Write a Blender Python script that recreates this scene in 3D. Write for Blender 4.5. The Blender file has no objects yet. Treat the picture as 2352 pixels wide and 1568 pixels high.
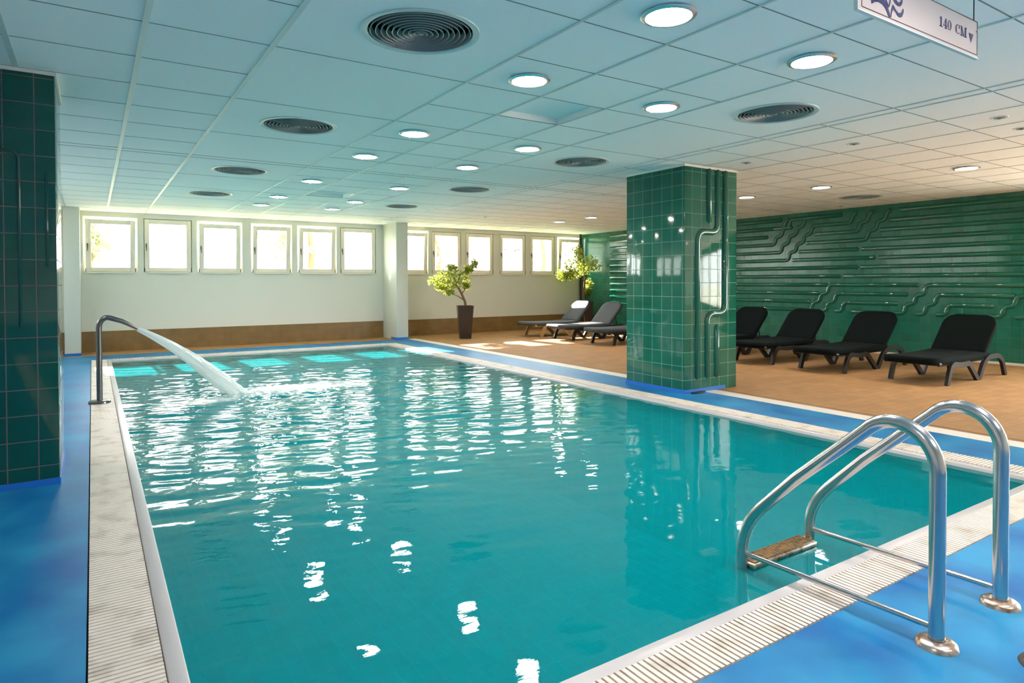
import bpy, bmesh, math, random
import numpy as np
from mathutils import Vector, Matrix
random.seed(7); rng = np.random.RandomState(5)
PI = math.pi
sc = bpy.context.scene
COL = sc.collection

# ------------------------------------------------------------------ helpers
def link(o, parent=None):
    COL.objects.link(o)
    if parent is not None: o.parent = parent
    return o
def empty(name, loc=(0, 0, 0), rz=0):
    o = bpy.data.objects.new(name, None); link(o)
    o.location = loc; o.rotation_euler = (0, 0, rz); o.empty_display_size = .1
    return o
def tag(o, label=None, cat=None, group=None, kind=None):
    if label: o['label'] = label
    if cat: o['category'] = cat
    if group: o['group'] = group
    if kind: o['kind'] = kind
    return o
def copy_tree(o, parent=None):
    c = o.copy(); COL.objects.link(c); c.parent = parent
    for ch in [x for x in COL.objects if x.parent == o]: copy_tree(ch, c)
    return c
def uvbox(me):
    uv = me.uv_layers.new(name='UVMap') if not me.uv_layers else me.uv_layers[0]
    for p in me.polygons:
        n = p.normal
        a = (1, 2) if abs(n.x) > .7 else ((0, 2) if abs(n.y) > .7 else (0, 1))
        for li in p.loop_indices:
            co = me.vertices[me.loops[li].vertex_index].co
            uv.data[li].uv = (co[a[0]], co[a[1]])
class MB:
    def __init__(s): s.bm = bmesh.new()
    def quad(s, *ps):
        return s.bm.faces.new([s.bm.verts.new(p) for p in ps])
    def box(s, a, b, bev=0, seg=2):
        x0, y0, z0 = a; x1, y1, z1 = b
        v = [s.bm.verts.new(p) for p in ((x0,y0,z0),(x1,y0,z0),(x1,y1,z0),(x0,y1,z0),(x0,y0,z1),(x1,y0,z1),(x1,y1,z1),(x0,y1,z1))]
        fs = [s.bm.faces.new([v[i] for i in f]) for f in ((3,2,1,0),(4,5,6,7),(0,1,5,4),(1,2,6,5),(2,3,7,6),(3,0,4,7))]
        if bev:
            es = list({e for f in fs for e in f.edges})
            bmesh.ops.bevel(s.bm, geom=es, offset=bev, segments=seg, affect='EDGES', profile=.5)
        return s
    def prism(s, pts, axis, a, b, bev=0):
        """outline of 2-D points extruded along an axis from a to b"""
        def P(p, t):
            if axis == 'x': return (t, p[0], p[1])
            if axis == 'y': return (p[0], t, p[1])
            return (p[0], p[1], t)
        v0 = [s.bm.verts.new(P(p, a)) for p in pts]; v1 = [s.bm.verts.new(P(p, b)) for p in pts]
        n = len(pts); fs = [s.bm.faces.new(v0), s.bm.faces.new(v1[::-1])]
        for i in range(n): fs.append(s.bm.faces.new([v0[i], v1[i], v1[(i+1) % n], v0[(i+1) % n]]))
        if bev:
            es = list(set(fs[0].edges) | set(fs[1].edges))
            bmesh.ops.bevel(s.bm, geom=es, offset=bev, segments=3, affect='EDGES', profile=.5)
        return s
    def lathe(s, prof, c=(0, 0, 0), n=32, cap=True):
        rows = []
        for r, z in prof:
            if r < 1e-6: rows.append([s.bm.verts.new((c[0], c[1], c[2]+z))])
            else: rows.append([s.bm.verts.new((c[0]+r*math.cos(2*PI*i/n), c[1]+r*math.sin(2*PI*i/n), c[2]+z)) for i in range(n)])
        for a, b in zip(rows[:-1], rows[1:]):
            for i in range(n):
                j = (i+1) % n
                if len(a) == 1 and len(b) == 1: break
                if len(a) == 1: s.bm.faces.new([a[0], b[i], b[j]])
                elif len(b) == 1: s.bm.faces.new([a[i], b[0], a[j]])
                else: s.bm.faces.new([a[i], b[i], b[j], a[j]])
        return s
    def tube(s, pts, rad, n=12, cap=True, up=None, sect=None):
        """sweep a round (or given 2-D section) profile along a polyline"""
        pts = [Vector(p) for p in pts]; N = len(pts)
        if not hasattr(rad, '__len__'): rad = [rad]*N
        T = []
        for i in range(N):
            d = pts[min(i+1, N-1)]-pts[max(i-1, 0)]
            T.append(d.normalized())
        u = Vector(up) if up else (Vector((0, 0, 1)) if abs(T[0].z) < .9 else Vector((1, 0, 0)))
        u = (u-T[0]*u.dot(T[0])).normalized(); rows = []
        for i in range(N):
            u = (u-T[i]*u.dot(T[i])).normalized(); w = T[i].cross(u)
            if sect: row = [s.bm.verts.new(pts[i]+(u*a+w*b)*rad[i]) for a, b in sect]
            else: row = [s.bm.verts.new(pts[i]+(u*math.cos(2*PI*k/n)+w*math.sin(2*PI*k/n))*rad[i]) for k in range(n)]
            rows.append(row)
        m = len(rows[0])
        for a, b in zip(rows[:-1], rows[1:]):
            for k in range(m): s.bm.faces.new([a[k], a[(k+1) % m], b[(k+1) % m], b[k]])
        if cap: s.bm.faces.new(rows[0][::-1]); s.bm.faces.new(rows[-1])
        return s
    def build(s, name, m, parent=None, smooth=False, uv=False, loc=None, recalc=True):
        if recalc: bmesh.ops.recalc_face_normals(s.bm, faces=s.bm.faces[:])
        me = bpy.data.meshes.new(name); s.bm.to_mesh(me); s.bm.free()
        for mm in (m if isinstance(m, (list, tuple)) else [m]): me.materials.append(mm)
        if smooth:
            me.polygons.foreach_set('use_smooth', [True]*len(me.polygons))
            if smooth != 'all': me.set_sharp_from_angle(angle=math.radians(40))
        if uv: uvbox(me)
        o = link(bpy.data.objects.new(name, me), parent)
        if loc: o.location = loc
        return o
def struct(o): o['kind'] = 'structure'; return o
def round_path(pts, r, seg=6):
    """polyline with its corners turned into arcs of about radius r"""
    pts = [Vector(p) for p in pts]; out = [pts[0]]
    for a, b, c in zip(pts[:-2], pts[1:-1], pts[2:]):
        d1 = (a-b); d2 = (c-b); l = min(r, d1.length*.49, d2.length*.49)
        p, q = b+d1.normalized()*l, b+d2.normalized()*l
        for i in range(seg+1):
            t = i/seg; out.append(p*(1-t)**2+b*2*t*(1-t)+q*t*t)
    out.append(pts[-1]); return out

# ------------------------------------------------------------------ materials
def mat(name, color, rough=.5, metal=0., spec=.5, coat=0., coat_r=.05):
    m = bpy.data.materials.new(name); m.use_nodes = True
    b = m.node_tree.nodes['Principled BSDF']
    b.inputs['Base Color'].default_value = (*color, 1); b.inputs['Roughness'].default_value = rough
    b.inputs['Metallic'].default_value = metal; b.inputs['Specular IOR Level'].default_value = spec
    b.inputs['Coat Weight'].default_value = coat; b.inputs['Coat Roughness'].default_value = coat_r
    return m
def N(m, t, **kw):
    n = m.node_tree.nodes.new(t)
    for k, v in kw.items(): setattr(n, k, v)
    return n
def L(m, a, b): m.node_tree.links.new(a, b)
def bsdf(m): return m.node_tree.nodes['Principled BSDF']
def noise_tint(m, scale, c1, c2, lo=.35, hi=.65, coord='Object', detail=4, stretch=None, rough=None):
    tc = N(m, 'ShaderNodeTexCoord'); nz = N(m, 'ShaderNodeTexNoise'); nz.inputs['Scale'].default_value = scale; nz.inputs['Detail'].default_value = detail
    src = tc.outputs[coord]
    if stretch:
        mp = N(m, 'ShaderNodeMapping'); mp.inputs['Scale'].default_value = stretch; L(m, src, mp.inputs[0]); src = mp.outputs[0]
    L(m, src, nz.inputs['Vector'])
    r = N(m, 'ShaderNodeValToRGB'); r.color_ramp.elements[0].position = lo; r.color_ramp.elements[1].position = hi
    r.color_ramp.elements[0].color = (*c1, 1); r.color_ramp.elements[1].color = (*c2, 1)
    L(m, nz.outputs['Fac'], r.inputs[0]); L(m, r.outputs[0], bsdf(m).inputs['Base Color'])
    if rough:
        mr = N(m, 'ShaderNodeMapRange'); mr.inputs['To Min'].default_value = rough[0]; mr.inputs['To Max'].default_value = rough[1]
        L(m, nz.outputs['Fac'], mr.inputs['Value']); L(m, mr.outputs[0], bsdf(m).inputs['Roughness'])
    return nz, r
def bump_noise(m, scale, strength, dist=.01, detail=2, coord='Object', stretch=None, after=None):
    tc = N(m, 'ShaderNodeTexCoord'); nz = N(m, 'ShaderNodeTexNoise'); nz.inputs['Scale'].default_value = scale; nz.inputs['Detail'].default_value = detail
    src = tc.outputs[coord]
    if stretch:
        mp = N(m, 'ShaderNodeMapping'); mp.inputs['Scale'].default_value = stretch; L(m, src, mp.inputs[0]); src = mp.outputs[0]
    L(m, src, nz.inputs['Vector'])
    b = N(m, 'ShaderNodeBump'); b.inputs['Strength'].default_value = strength; b.inputs['Distance'].default_value = dist
    L(m, nz.outputs['Fac'], b.inputs['Height'])
    if after: L(m, after.outputs[0], b.inputs['Normal'])
    L(m, b.outputs[0], bsdf(m).inputs['Normal']); return b
def tile_mat(name, c1, c2, mortar, w, h, off, rough=.1, msize=.0025, wav=.15, spec=.5, grout_rough=.7, offset=0., coat=0., bias=0., wscale=9):
    m = mat(name, c1, rough, spec=spec, coat=coat)
    tc = N(m, 'ShaderNodeTexCoord'); mp = N(m, 'ShaderNodeMapping'); mp.inputs['Location'].default_value = (off[0], off[1], 0)
    L(m, tc.outputs['UV'], mp.inputs[0])
    br = N(m, 'ShaderNodeTexBrick'); br.offset = offset; br.squash = 1.
    for k, v in (('Scale', 1.), ('Mortar Size', msize), ('Mortar Smooth', .3), ('Bias', bias), ('Brick Width', w), ('Row Height', h)): br.inputs[k].default_value = v
    br.inputs['Color1'].default_value = (*c1, 1); br.inputs['Color2'].default_value = (*c2, 1); br.inputs['Mortar'].default_value = (*mortar, 1)
    L(m, mp.outputs[0], br.inputs['Vector'])
    # large soft cloudiness of the glaze
    nz = N(m, 'ShaderNodeTexNoise'); nz.inputs['Scale'].default_value = 5; nz.inputs['Detail'].default_value = 3; L(m, tc.outputs['Object'], nz.inputs['Vector'])
    mr = N(m, 'ShaderNodeMapRange'); mr.inputs['To Min'].default_value = .8; mr.inputs['To Max'].default_value = 1.2; L(m, nz.outputs['Fac'], mr.inputs['Value'])
    mx = N(m, 'ShaderNodeMix', data_type='RGBA', blend_type='MULTIPLY'); mx.inputs['Factor'].default_value = 1
    L(m, br.outputs['Color'], mx.inputs[6]); L(m, mr.outputs[0], mx.inputs[7]); L(m, mx.outputs[2], bsdf(m).inputs['Base Color'])
    rr = N(m, 'ShaderNodeMapRange'); rr.inputs['To Min'].default_value = rough; rr.inputs['To Max'].default_value = grout_rough
    L(m, br.outputs['Fac'], rr.inputs['Value']); L(m, rr.outputs[0], bsdf(m).inputs['Roughness'])
    b1 = N(m, 'ShaderNodeBump', invert=True); b1.inputs['Strength'].default_value = .6; b1.inputs['Distance'].default_value = .002; L(m, br.outputs['Fac'], b1.inputs['Height'])
    bump_noise(m, wscale, wav, .01, 1, after=b1)
    return m
def mix_shader_mat(name): 
    m = bpy.data.materials.new(name); m.use_nodes = True; m.node_tree.nodes.clear()
    out = N(m, 'ShaderNodeOutputMaterial'); return m, out

M = {}
M['ceiling'] = mat('ceiling_panel_white', (.94, .94, .925), .75); bump_noise(M['ceiling'], 260, .15, .002)
M['tbar'] = mat('ceiling_bar_grey', (.60, .66, .64), .4)
M['joint'] = mat('ceiling_joint_dark', (.22, .26, .25), .8)
M['void'] = mat('ceiling_void', (.30, .30, .32), .8)
M['bright_panel'] = mat('fresh_white_panel', (.93, .92, .90), .7)
M['wall'] = mat('white_plaster', (.66, .67, .60), .6); bump_noise(M['wall'], 60, .08, .003)
M['column'] = mat('white_column_paint', (.58, .61, .55), .5)
M['brown_tile'] = tile_mat('brown_skirting_tile', (.19, .112, .034), (.22, .13, .042), (.16, .10, .045), .15, .12, (0, 0), .3, .002, .05)
GT = ((.010, .092, .066), (.014, .112, .080))
M['green_wall'] = tile_mat('green_glazed_wall_tile', (.011, .125, .082), (.017, .155, .105), (.04, .13, .10), .1475, .153, (.03, .0765), .16, .002, .12)
M['green_relief'] = mat('green_glazed_relief', (.012, .125, .080), .07, spec=.6); bump_noise(M['green_relief'], 9, .05, .01, 1)
M['green_pillar'] = tile_mat('green_glazed_pillar_tile', (.009, .108, .070), (.013, .132, .084), (.17, .34, .25), .148, .1495, (0, .011), .07, .0028, .06)
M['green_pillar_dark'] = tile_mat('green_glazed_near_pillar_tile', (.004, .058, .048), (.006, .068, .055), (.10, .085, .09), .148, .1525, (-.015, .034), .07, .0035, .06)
M['pillar_relief'] = mat('green_pillar_relief', (.010, .118, .080), .06, spec=.6)
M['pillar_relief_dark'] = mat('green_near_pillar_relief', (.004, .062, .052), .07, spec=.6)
M['blue_tape'] = mat('blue_rubber_tape', (.008, .13, .52), .35)
M['tan_tile'] = tile_mat('tan_floor_tile', (.32, .175, .075), (.37, .205, .09), (.24, .14, .07), .24, .115, (0, 0), .65, .0025, .05, offset=.5, spec=.18)
M['blue_deck'] = mat('blue_rubber_deck', (.003, .21, .56), .4, spec=.22)
nz, r_ = noise_tint(M['blue_deck'], 2.6, (.001, .12, .355), (.018, .245, .475), .32, .68, detail=7, rough=(.30, .46)); bump_noise(M['blue_deck'], 420, .12, .002, 1)
M['white_strip'] = mat('white_edge_tile', (.70, .64, .58), .5)
M['brown_strip'] = mat('brown_gutter_tile', (.30, .17, .08), .5)
M['lip'] = mat('pool_lip_grey', (.50, .48, .49), .3)
M['grate'] = mat('cream_grate_plastic', (.76, .70, .63), .45)
noise_tint(M['grate'], 7, (.50, .44, .38), (.74, .665, .60), .3, .5, detail=7)
M['grate_far'] = M['grate']
M['gutter'] = mat('gutter_dark', (.05, .05, .055), .7)
M['basin'] = tile_mat('turquoise_pool_tile', (.035, .46, .50), (.04, .48, .52), (.05, .50, .53), .12, .25, (0, 0), .25, .003, .02)
M['steel'] = mat('polished_steel', (.60, .575, .575), .2, 1.); bump_noise(M['steel'], 30, .03, .004)
M['steel_dark'] = mat('dark_steel', (.20, .19, .19), .28, 1.)
M['rust_steel'] = mat('stained_steel', (.46, .34, .26), .3, 1.); noise_tint(M['rust_steel'], 30, (.30, .16, .08), (.62, .54, .50), .35, .6)
M['tread'] = mat('brown_step_tread', (.16, .085, .03), .4); noise_tint(M['tread'], 40, (.07, .04, .02), (.26, .15, .05), .35, .65)
M['black_fabric'] = mat('black_green_fabric', (.0018, .0046, .0046), .92, spec=.12); bump_noise(M['black_fabric'], 500, .4, .002, 1)
M['grey_fabric'] = mat('slate_fabric', (.035, .045, .055), .7); bump_noise(M['grey_fabric'], 500, .4, .002, 1)
M['black_plastic'] = mat('dark_brown_plastic', (.010, .008, .007), .4)
M['sunlit_plastic'] = mat('sunlit_leg_tan', (.42, .24, .10), .45)  # sunlight on the lounger legs put into their colour
M['frame_paint'] = mat('cream_window_paint', (.80, .74, .63), .4)
M['sill'] = mat('white_sill', (.85, .80, .70), .35)
M['handle'] = mat('window_handle_dark', (.12, .11, .09), .4)
M['pot'] = mat('dark_brown_pot', (.028, .016, .012), .35)
M['soil'] = mat('soil', (.02, .012, .008), .9)
M['bark'] = mat('bark', (.17, .10, .05), .8); bump_noise(M['bark'], 40, .5, .01)
M['vent'] = mat('vent_grey_metal', (.27, .30, .30), .45)
M['vent_ring'] = mat('vent_flange', (.60, .66, .65), .4)
M['vent_dark'] = mat('vent_black', (.006, .007, .007), .8)
M['light_trim'] = mat('downlight_trim', (.72, .72, .74), .25, .7)
M['spot_trim'] = mat('small_spot_trim', (.75, .73, .72), .3)
M['sign_board'] = mat('sign_pinkish_white', (.60, .51, .50), .4)
M['sign_edge'] = mat('sign_clear_edge', (.75, .82, .80), .2)
M['sign_line'] = mat('sign_brown_line', (.06, .012, .012), .5)
M['sign_navy'] = mat('sign_navy', (.010, .012, .11), .5)
M['wire'] = mat('dark_wire', (.03, .03, .03), .5)
M['black'] = mat('matt_black', (.01, .009, .008), .6)
M['sticker'] = mat('grey_blue_sticker', (.22, .24, .34), .6)
M['pipe'] = mat('dark_corner_profile', (.012, .016, .014), .5)
M['ground'] = mat('outdoor_paving', (.70, .66, .57), .9)
M['lawn'] = mat('added_lawn_green', (.26, .27, .15), .9); noise_tint(M['lawn'], 3, (.20, .22, .10), (.32, .32, .19))  # dark tone picked to cut daylight bounced onto the ceiling
M['drain'] = mat('drain_metal', (.30, .20, .12), .4, .5)
M['cover'] = mat('cream_plastic_cover', (.62, .57, .50), .4)

def emit(name, col, s):
    m, out = mix_shader_mat(name); e = N(m, 'ShaderNodeEmission'); e.inputs[0].default_value = (*col, 1); e.inputs[1].default_value = s
    L(m, e.outputs[0], out.inputs[0]); return m
LAMP = 78.
M['lamp'] = emit('downlight_glow', (1., .91, .84), LAMP)

def leaf_mat(name, c1, c2, t1, t2):
    m, out = mix_shader_mat(name)
    oi = N(m, 'ShaderNodeTexCoord'); nz = N(m, 'ShaderNodeTexNoise'); nz.inputs['Scale'].default_value = 9; L(m, oi.outputs['Object'], nz.inputs['Vector'])
    def ramp(a, b):
        r = N(m, 'ShaderNodeValToRGB'); r.color_ramp.elements[0].position = .35; r.color_ramp.elements[1].position = .65
        r.color_ramp.elements[0].color = (*a, 1); r.color_ramp.elements[1].color = (*b, 1); L(m, nz.outputs['Fac'], r.inputs[0]); return r
    d = N(m, 'ShaderNodeBsdfPrincipled'); d.inputs['Roughness'].default_value = .35; L(m, ramp(c1, c2).outputs[0], d.inputs['Base Color'])
    t = N(m, 'ShaderNodeBsdfTranslucent'); L(m, ramp(t1, t2).outputs[0], t.inputs[0])
    x = N(m, 'ShaderNodeMixShader'); x.inputs[0].default_value = .5; L(m, d.outputs[0], x.inputs[1]); L(m, t.outputs[0], x.inputs[2]); L(m, x.outputs[0], out.inputs[0])
    return m
M['leaf'] = leaf_mat('ficus_leaf', (.10, .19, .03), (.30, .34, .07), (.30, .42, .04), (.70, .66, .10))
M['leaf_out'] = leaf_mat('outdoor_leaf', (.16, .20, .09), (.32, .30, .16), (.30, .32, .20), (.44, .44, .30))

def glass(name, tint):
    m, out = mix_shader_mat(name)
    t = N(m, 'ShaderNodeBsdfTransparent'); t.inputs[0].default_value = (*tint, 1)
    g = N(m, 'ShaderNodeBsdfGlossy'); g.inputs['Roughness'].default_value = .02
    x = N(m, 'ShaderNodeMixShader'); x.inputs[0].default_value = .06
    L(m, t.outputs[0], x.inputs[1]); L(m, g.outputs[0], x.inputs[2]); L(m, x.outputs[0], out.inputs[0]); return m
M['glass'] = glass('window_glass', (.78, .79, .79)); M['glass_fill'] = glass('dimmed_fill_glass', (.55, .56, .55))  # second glass dims the added left wall windows

def water():
    m, out = mix_shader_mat('pool_water')
    tr = N(m, 'ShaderNodeBsdfTransparent'); tr.inputs[0].default_value = (.15, .82, .85, 1)
    df = N(m, 'ShaderNodeBsdfDiffuse'); df.inputs[0].default_value = (.001, .285, .325, 1)
    body = N(m, 'ShaderNodeMixShader'); body.inputs[0].default_value = .50
    L(m, tr.outputs[0], body.inputs[1]); L(m, df.outputs[0], body.inputs[2])
    # foam where the jet stirs the surface: ragged white patches
    at = N(m, 'ShaderNodeAttribute', attribute_name='foam')
    tc = N(m, 'ShaderNodeTexCoord'); mp = N(m, 'ShaderNodeMapping'); mp.inputs['Scale'].default_value = (1., 2.2, 1.); L(m, tc.outputs['Object'], mp.inputs[0])
    nz = N(m, 'ShaderNodeTexNoise'); nz.inputs['Scale'].default_value = 13; nz.inputs['Detail'].default_value = 6; nz.inputs['Roughness'].default_value = .7; L(m, mp.outputs[0], nz.inputs['Vector'])
    mu = N(m, 'ShaderNodeMath', operation='MULTIPLY'); L(m, nz.outputs['Fac'], mu.inputs[0]); L(m, at.outputs['Fac'], mu.inputs[1])
    rp = N(m, 'ShaderNodeValToRGB'); rp.color_ramp.elements[0].position = .28; rp.color_ramp.elements[1].position = .72; L(m, mu.outputs[0], rp.inputs[0])
    fo = N(m, 'ShaderNodeBsdfDiffuse'); fo.inputs[0].default_value = (.78, .86, .85, 1)
    bf = N(m, 'ShaderNodeMixShader'); L(m, rp.outputs[0], bf.inputs[0]); L(m, body.outputs[0], bf.inputs[1]); L(m, fo.outputs[0], bf.inputs[2])
    bp = N(m, 'ShaderNodeBump'); bp.inputs['Strength'].default_value = .10; bp.inputs['Distance'].default_value = .004
    n2 = N(m, 'ShaderNodeTexNoise'); n2.inputs['Scale'].default_value = 22; n2.inputs['Detail'].default_value = 2; L(m, mp.outputs[0], n2.inputs['Vector'])
    aw = N(m, 'ShaderNodeAttribute', attribute_name='stir'); L(m, n2.outputs['Fac'], bp.inputs['Height']); L(m, aw.outputs['Fac'], bp.inputs['Strength'])
    gl = N(m, 'ShaderNodeBsdfGlossy'); gl.inputs['Roughness'].default_value = .015; L(m, bp.outputs[0], gl.inputs['Normal'])
    fr = N(m, 'ShaderNodeFresnel'); fr.inputs['IOR'].default_value = 1.33; L(m, bp.outputs[0], fr.inputs['Normal'])
    x = N(m, 'ShaderNodeMixShader'); L(m, fr.outputs[0], x.inputs[0]); L(m, bf.outputs[0], x.inputs[1]); L(m, gl.outputs[0], x.inputs[2])
    L(m, x.outputs[0], out.inputs[0]); return m
M['water'] = water()

def jet_mat():
    m, out = mix_shader_mat('water_jet_white')
    tc = N(m, 'ShaderNodeTexCoord'); mp = N(m, 'ShaderNodeMapping'); mp.inputs['Scale'].default_value = (2.2, 30, 1); L(m, tc.outputs['UV'], mp.inputs[0])
    nz = N(m, 'ShaderNodeTexNoise'); nz.inputs['Scale'].default_value = 1.; nz.inputs['Detail'].default_value = 3; L(m, mp.outputs[0], nz.inputs['Vector'])
    rp = N(m, 'ShaderNodeValToRGB'); rp.color_ramp.elements[0].position = .30; rp.color_ramp.elements[1].position = .62
    rp.color_ramp.elements[0].color = (.62, .62, .62, 1); rp.color_ramp.elements[1].color = (1, 1, 1, 1); L(m, nz.outputs['Fac'], rp.inputs[0])
    t = N(m, 'ShaderNodeBsdfTransparent'); t.inputs[0].default_value = (.93, .97, .97, 1)
    d = N(m, 'ShaderNodeBsdfDiffuse'); d.inputs[0].default_value = (.86, .91, .91, 1)
    l = N(m, 'ShaderNodeBsdfTranslucent'); l.inputs[0].default_value = (.86, .91, .91, 1)
    dl = N(m, 'ShaderNodeMixShader'); dl.inputs[0].default_value = .5; L(m, d.outputs[0], dl.inputs[1]); L(m, l.outputs[0], dl.inputs[2])
    x = N(m, 'ShaderNodeMixShader'); L(m, rp.outputs[0], x.inputs[0]); L(m, t.outputs[0], x.inputs[1]); L(m, dl.outputs[0], x.inputs[2])
    g = N(m, 'ShaderNodeBsdfGlossy'); g.inputs['Roughness'].default_value = .1
    y = N(m, 'ShaderNodeMixShader'); y.inputs[0].default_value = .10; L(m, x.outputs[0], y.inputs[1]); L(m, g.outputs[0], y.inputs[2])
    L(m, y.outputs[0], out.inputs[0]); return m
M['jet'] = jet_mat()

# ------------------------------------------------------------------ dimensions (metres, camera over the origin)
CZ = 2.45                       # ceiling
YB, XG, XL, YF = 13.32, 10.915, -2.2, -3.0   # window wall, green wall, left wall, wall behind the camera
PX0, PX1, PY0, PY1 = .236, 4.768, 1.53, 11.69   # water basin
GX0, GX1, GY0, GY1 = -.03, 5.025, 1.30, 11.95   # outer edge of the overflow grate
WZ = -.023
LIP = .056
BX1 = 5.585                     # right edge of the blue deck strip beside the pool

# ------------------------------------------------------------------ floor and pool shell
def rects_minus(x0, y0, x1, y1, hx0, hy0, hx1, hy1):
    return [(x0, y0, x1, hy0), (x0, hy1, x1, y1), (x0, hy0, hx0, hy1), (hx1, hy0, x1, hy1)]
mb = MB()
for r in rects_minus(XL, YF, BX1, 12.62, GX0, GY0, GX1, GY1):
    mb.box((r[0], r[1], -.12), (r[2], r[3], 0))
struct(mb.build('floor_deck', M['blue_deck']))
mb = MB(); mb.box((BX1, YF, -.12), (BX1+.19, 12.62, .001)); struct(mb.build('floor_strip', M['white_strip']))
mb = MB(); mb.box((BX1+.19, YF, -.12), (BX1+.27, 12.62, -.004)); struct(mb.build('floor_gutter', M['brown_strip']))
mb = MB(); mb.box((BX1+.27, YF, -.12), (XG+.3, 12.62, 0)); mb.box((XL, 12.62, -.12), (XG+.3, YB+.3, 0))
struct(mb.build('floor', M['tan_tile'], uv=True))
# basin
D = -1.40
mb = MB()
mb.quad((PX0, PY0, D), (PX1, PY0, D), (PX1, PY1, D), (PX0, PY1, D))
for a, b in (((PX0, PY0), (PX1, PY0)), ((PX1, PY0), (PX1, PY1)), ((PX1, PY1), (PX0, PY1)), ((PX0, PY1), (PX0, PY0))):
    mb.quad((*a, D), (*b, D), (*b, -.03), (*a, -.03))
struct(mb.build('floor_basin', M['basin'], uv=True, recalc=False))
# grey lip round the water, a hollow rectangle with a rounded inner edge
mb = MB()
for r in rects_minus(PX0-LIP, PY0-LIP, PX1+LIP, PY1+LIP, PX0, PY0, PX1, PY1):
    mb.box((r[0], r[1], -.12), (r[2], r[3], -.001), .006)
struct(mb.build('trim_4', M['lip'], smooth=True))
# gutter under the grate
mb = MB()
for r in rects_minus(GX0, GY0, GX1, GY1, PX0-LIP, PY0-LIP, PX1+LIP, PY1+LIP):
    mb.box((r[0], r[1], -.12), (r[2], r[3], -.05))
struct(mb.build('floor_channel', M['gutter']))
def grate(name, x0, y0, x1, y1, along, label):
    mb = MB(); p, w = .0245, .0165
    if along == 'y':
        n = int((y1-y0)/p)
        for i in range(n):
            y = y0+i*p; mb.box((x0+.006, y, -.03), (x1-.004, y+w, .002))
        for x in (x0+.05, (x0+x1)/2, x1-.05): mb.box((x-.004, y0, -.045), (x+.004, y1, -.012))
    else:
        n = int((x1-x0)/p)
        for i in range(n):
            x = x0+i*p; mb.box((x, y0+.006, -.03), (x+w, y1-.004, .002))
        for y in (y0+.05, (y0+y1)/2, y1-.05): mb.box((x0, y-.004, -.045), (x1, y+.004, -.012))
    o = mb.build(name, M['grate']); tag(o, label, 'grate', 'overflow grates around the pool'); return o
grate('overflow_grate', GX0, GY0, PX0-LIP, GY1, 'y', 'long cream slatted overflow grate along the left pool side, under the water spout')
grate('overflow_grate', PX1+LIP, GY0, GX1, GY1, 'y', 'long cream slatted overflow grate along the far right pool side, beside the green pillar')
grate('overflow_grate', PX0-LIP, GY0, PX1+LIP, PY0-LIP, 'x', 'cream slatted overflow grate along the near pool edge, under the ladder')
grate('overflow_grate', PX0-LIP, PY1+LIP, PX1+LIP, GY1, 'x', 'cream slatted overflow grate along the far pool edge, below the windows')

# water surface with real ripples
step = .019
nx, ny = int((PX1-PX0)/step), int((PY1-PY0)/step)
xs = np.linspace(PX0, PX1, nx); ys = np.linspace(PY0, PY1, ny)
X, Y = np.meshgrid(xs, ys)
SX, SY = 1.35, 7.55
R = np.hypot(X-SX, Y-SY)
env = .30+.95*np.exp(-(R/3.0)**2)+.42*np.exp(-((X-2.6)/2.8)**2-((Y-7.2)/3.2)**2)
env *= np.clip((Y-.6)/3.6, .4, 1.)
calm = 1-.62/(1+np.exp(-(X-(2.2+.42*(Y-2.5)))/.45)); env *= calm
Hh = np.zeros_like(X)
for i in range(46):
    lam = rng.uniform(.10, .36); k = 2*PI/lam
    th = rng.normal(1.32, .36)
    slope = .0125*(lam/.2)**.2
    Hh += slope/k*np.sin(k*(X*np.cos(th)+Y*np.sin(th)+.05*np.sin(2.1*X+1.3*Y+i))+rng.uniform(0, 2*PI))
for i in range(40):                            # fine chop
    lam = rng.uniform(.06, .12); k = 2*PI/lam; th = rng.normal(1.30, .55)
    Hh += .0075/k*np.sin(k*(X*np.cos(th)+Y*np.sin(th)+.04*np.sin(3.1*X-1.7*Y+i))+rng.uniform(0, 2*PI))
for lam, s in ((.22, .030), (.34, .028)):     # rings running out from the jet
    k = 2*PI/lam; Hh += s/k*np.sin(k*R)*np.exp(-R/1.8)*1.2
Hh *= env
for rx, ry, s in ((4.46, 3.45, .03), (1.62, 2.68, .03), (2.02, 7.55, .05)):   # single drops
    r = np.hypot(X-rx, Y-ry); Hh += s*.008*np.sin(2*PI*r/.045)*np.exp(-(r/.09)**2)
# boil where the jet enters
b = np.exp(-(((X-SX-.35)/.55)**2+((Y-SY)/.22)**2)); Hh += b*(.035+.03*np.sin(31*X+3)*np.sin(27*Y)+.012*np.sin(60*X+40*Y))
Z = WZ+Hh
verts = np.stack([X, Y, Z], -1).reshape(-1, 3)
idx = np.arange(nx*ny).reshape(ny, nx)
faces = np.stack([idx[:-1, :-1], idx[:-1, 1:], idx[1:, 1:], idx[1:, :-1]], -1).reshape(-1, 4)
me = bpy.data.meshes.new('pool_water'); me.from_pydata(verts.tolist(), [], faces.tolist())
me.polygons.foreach_set('use_smooth', [True]*len(me.polygons)); me.materials.append(M['water'])
foam = 1.5*np.exp(-(((X-SX-.45)/.75)**2+((Y-SY-.02)/.30)**2))+1.35*np.exp(-(((X-.80)/.48)**2+((Y-7.24)/.17)**2))+.55*np.exp(-(((X-SX-1.3)/1.0)**2+((Y-SY-.15)/.5)**2))
for nm, arr in (('foam', np.clip(foam, 0, 1.7)), ('stir', np.clip(env*.22, .015, .35))):
    a = me.attributes.new(nm, 'FLOAT', 'POINT'); a.data.foreach_set('value', arr.reshape(-1).astype(np.float32))
struct(link(bpy.data.objects.new('pool_water', me)))

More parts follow.
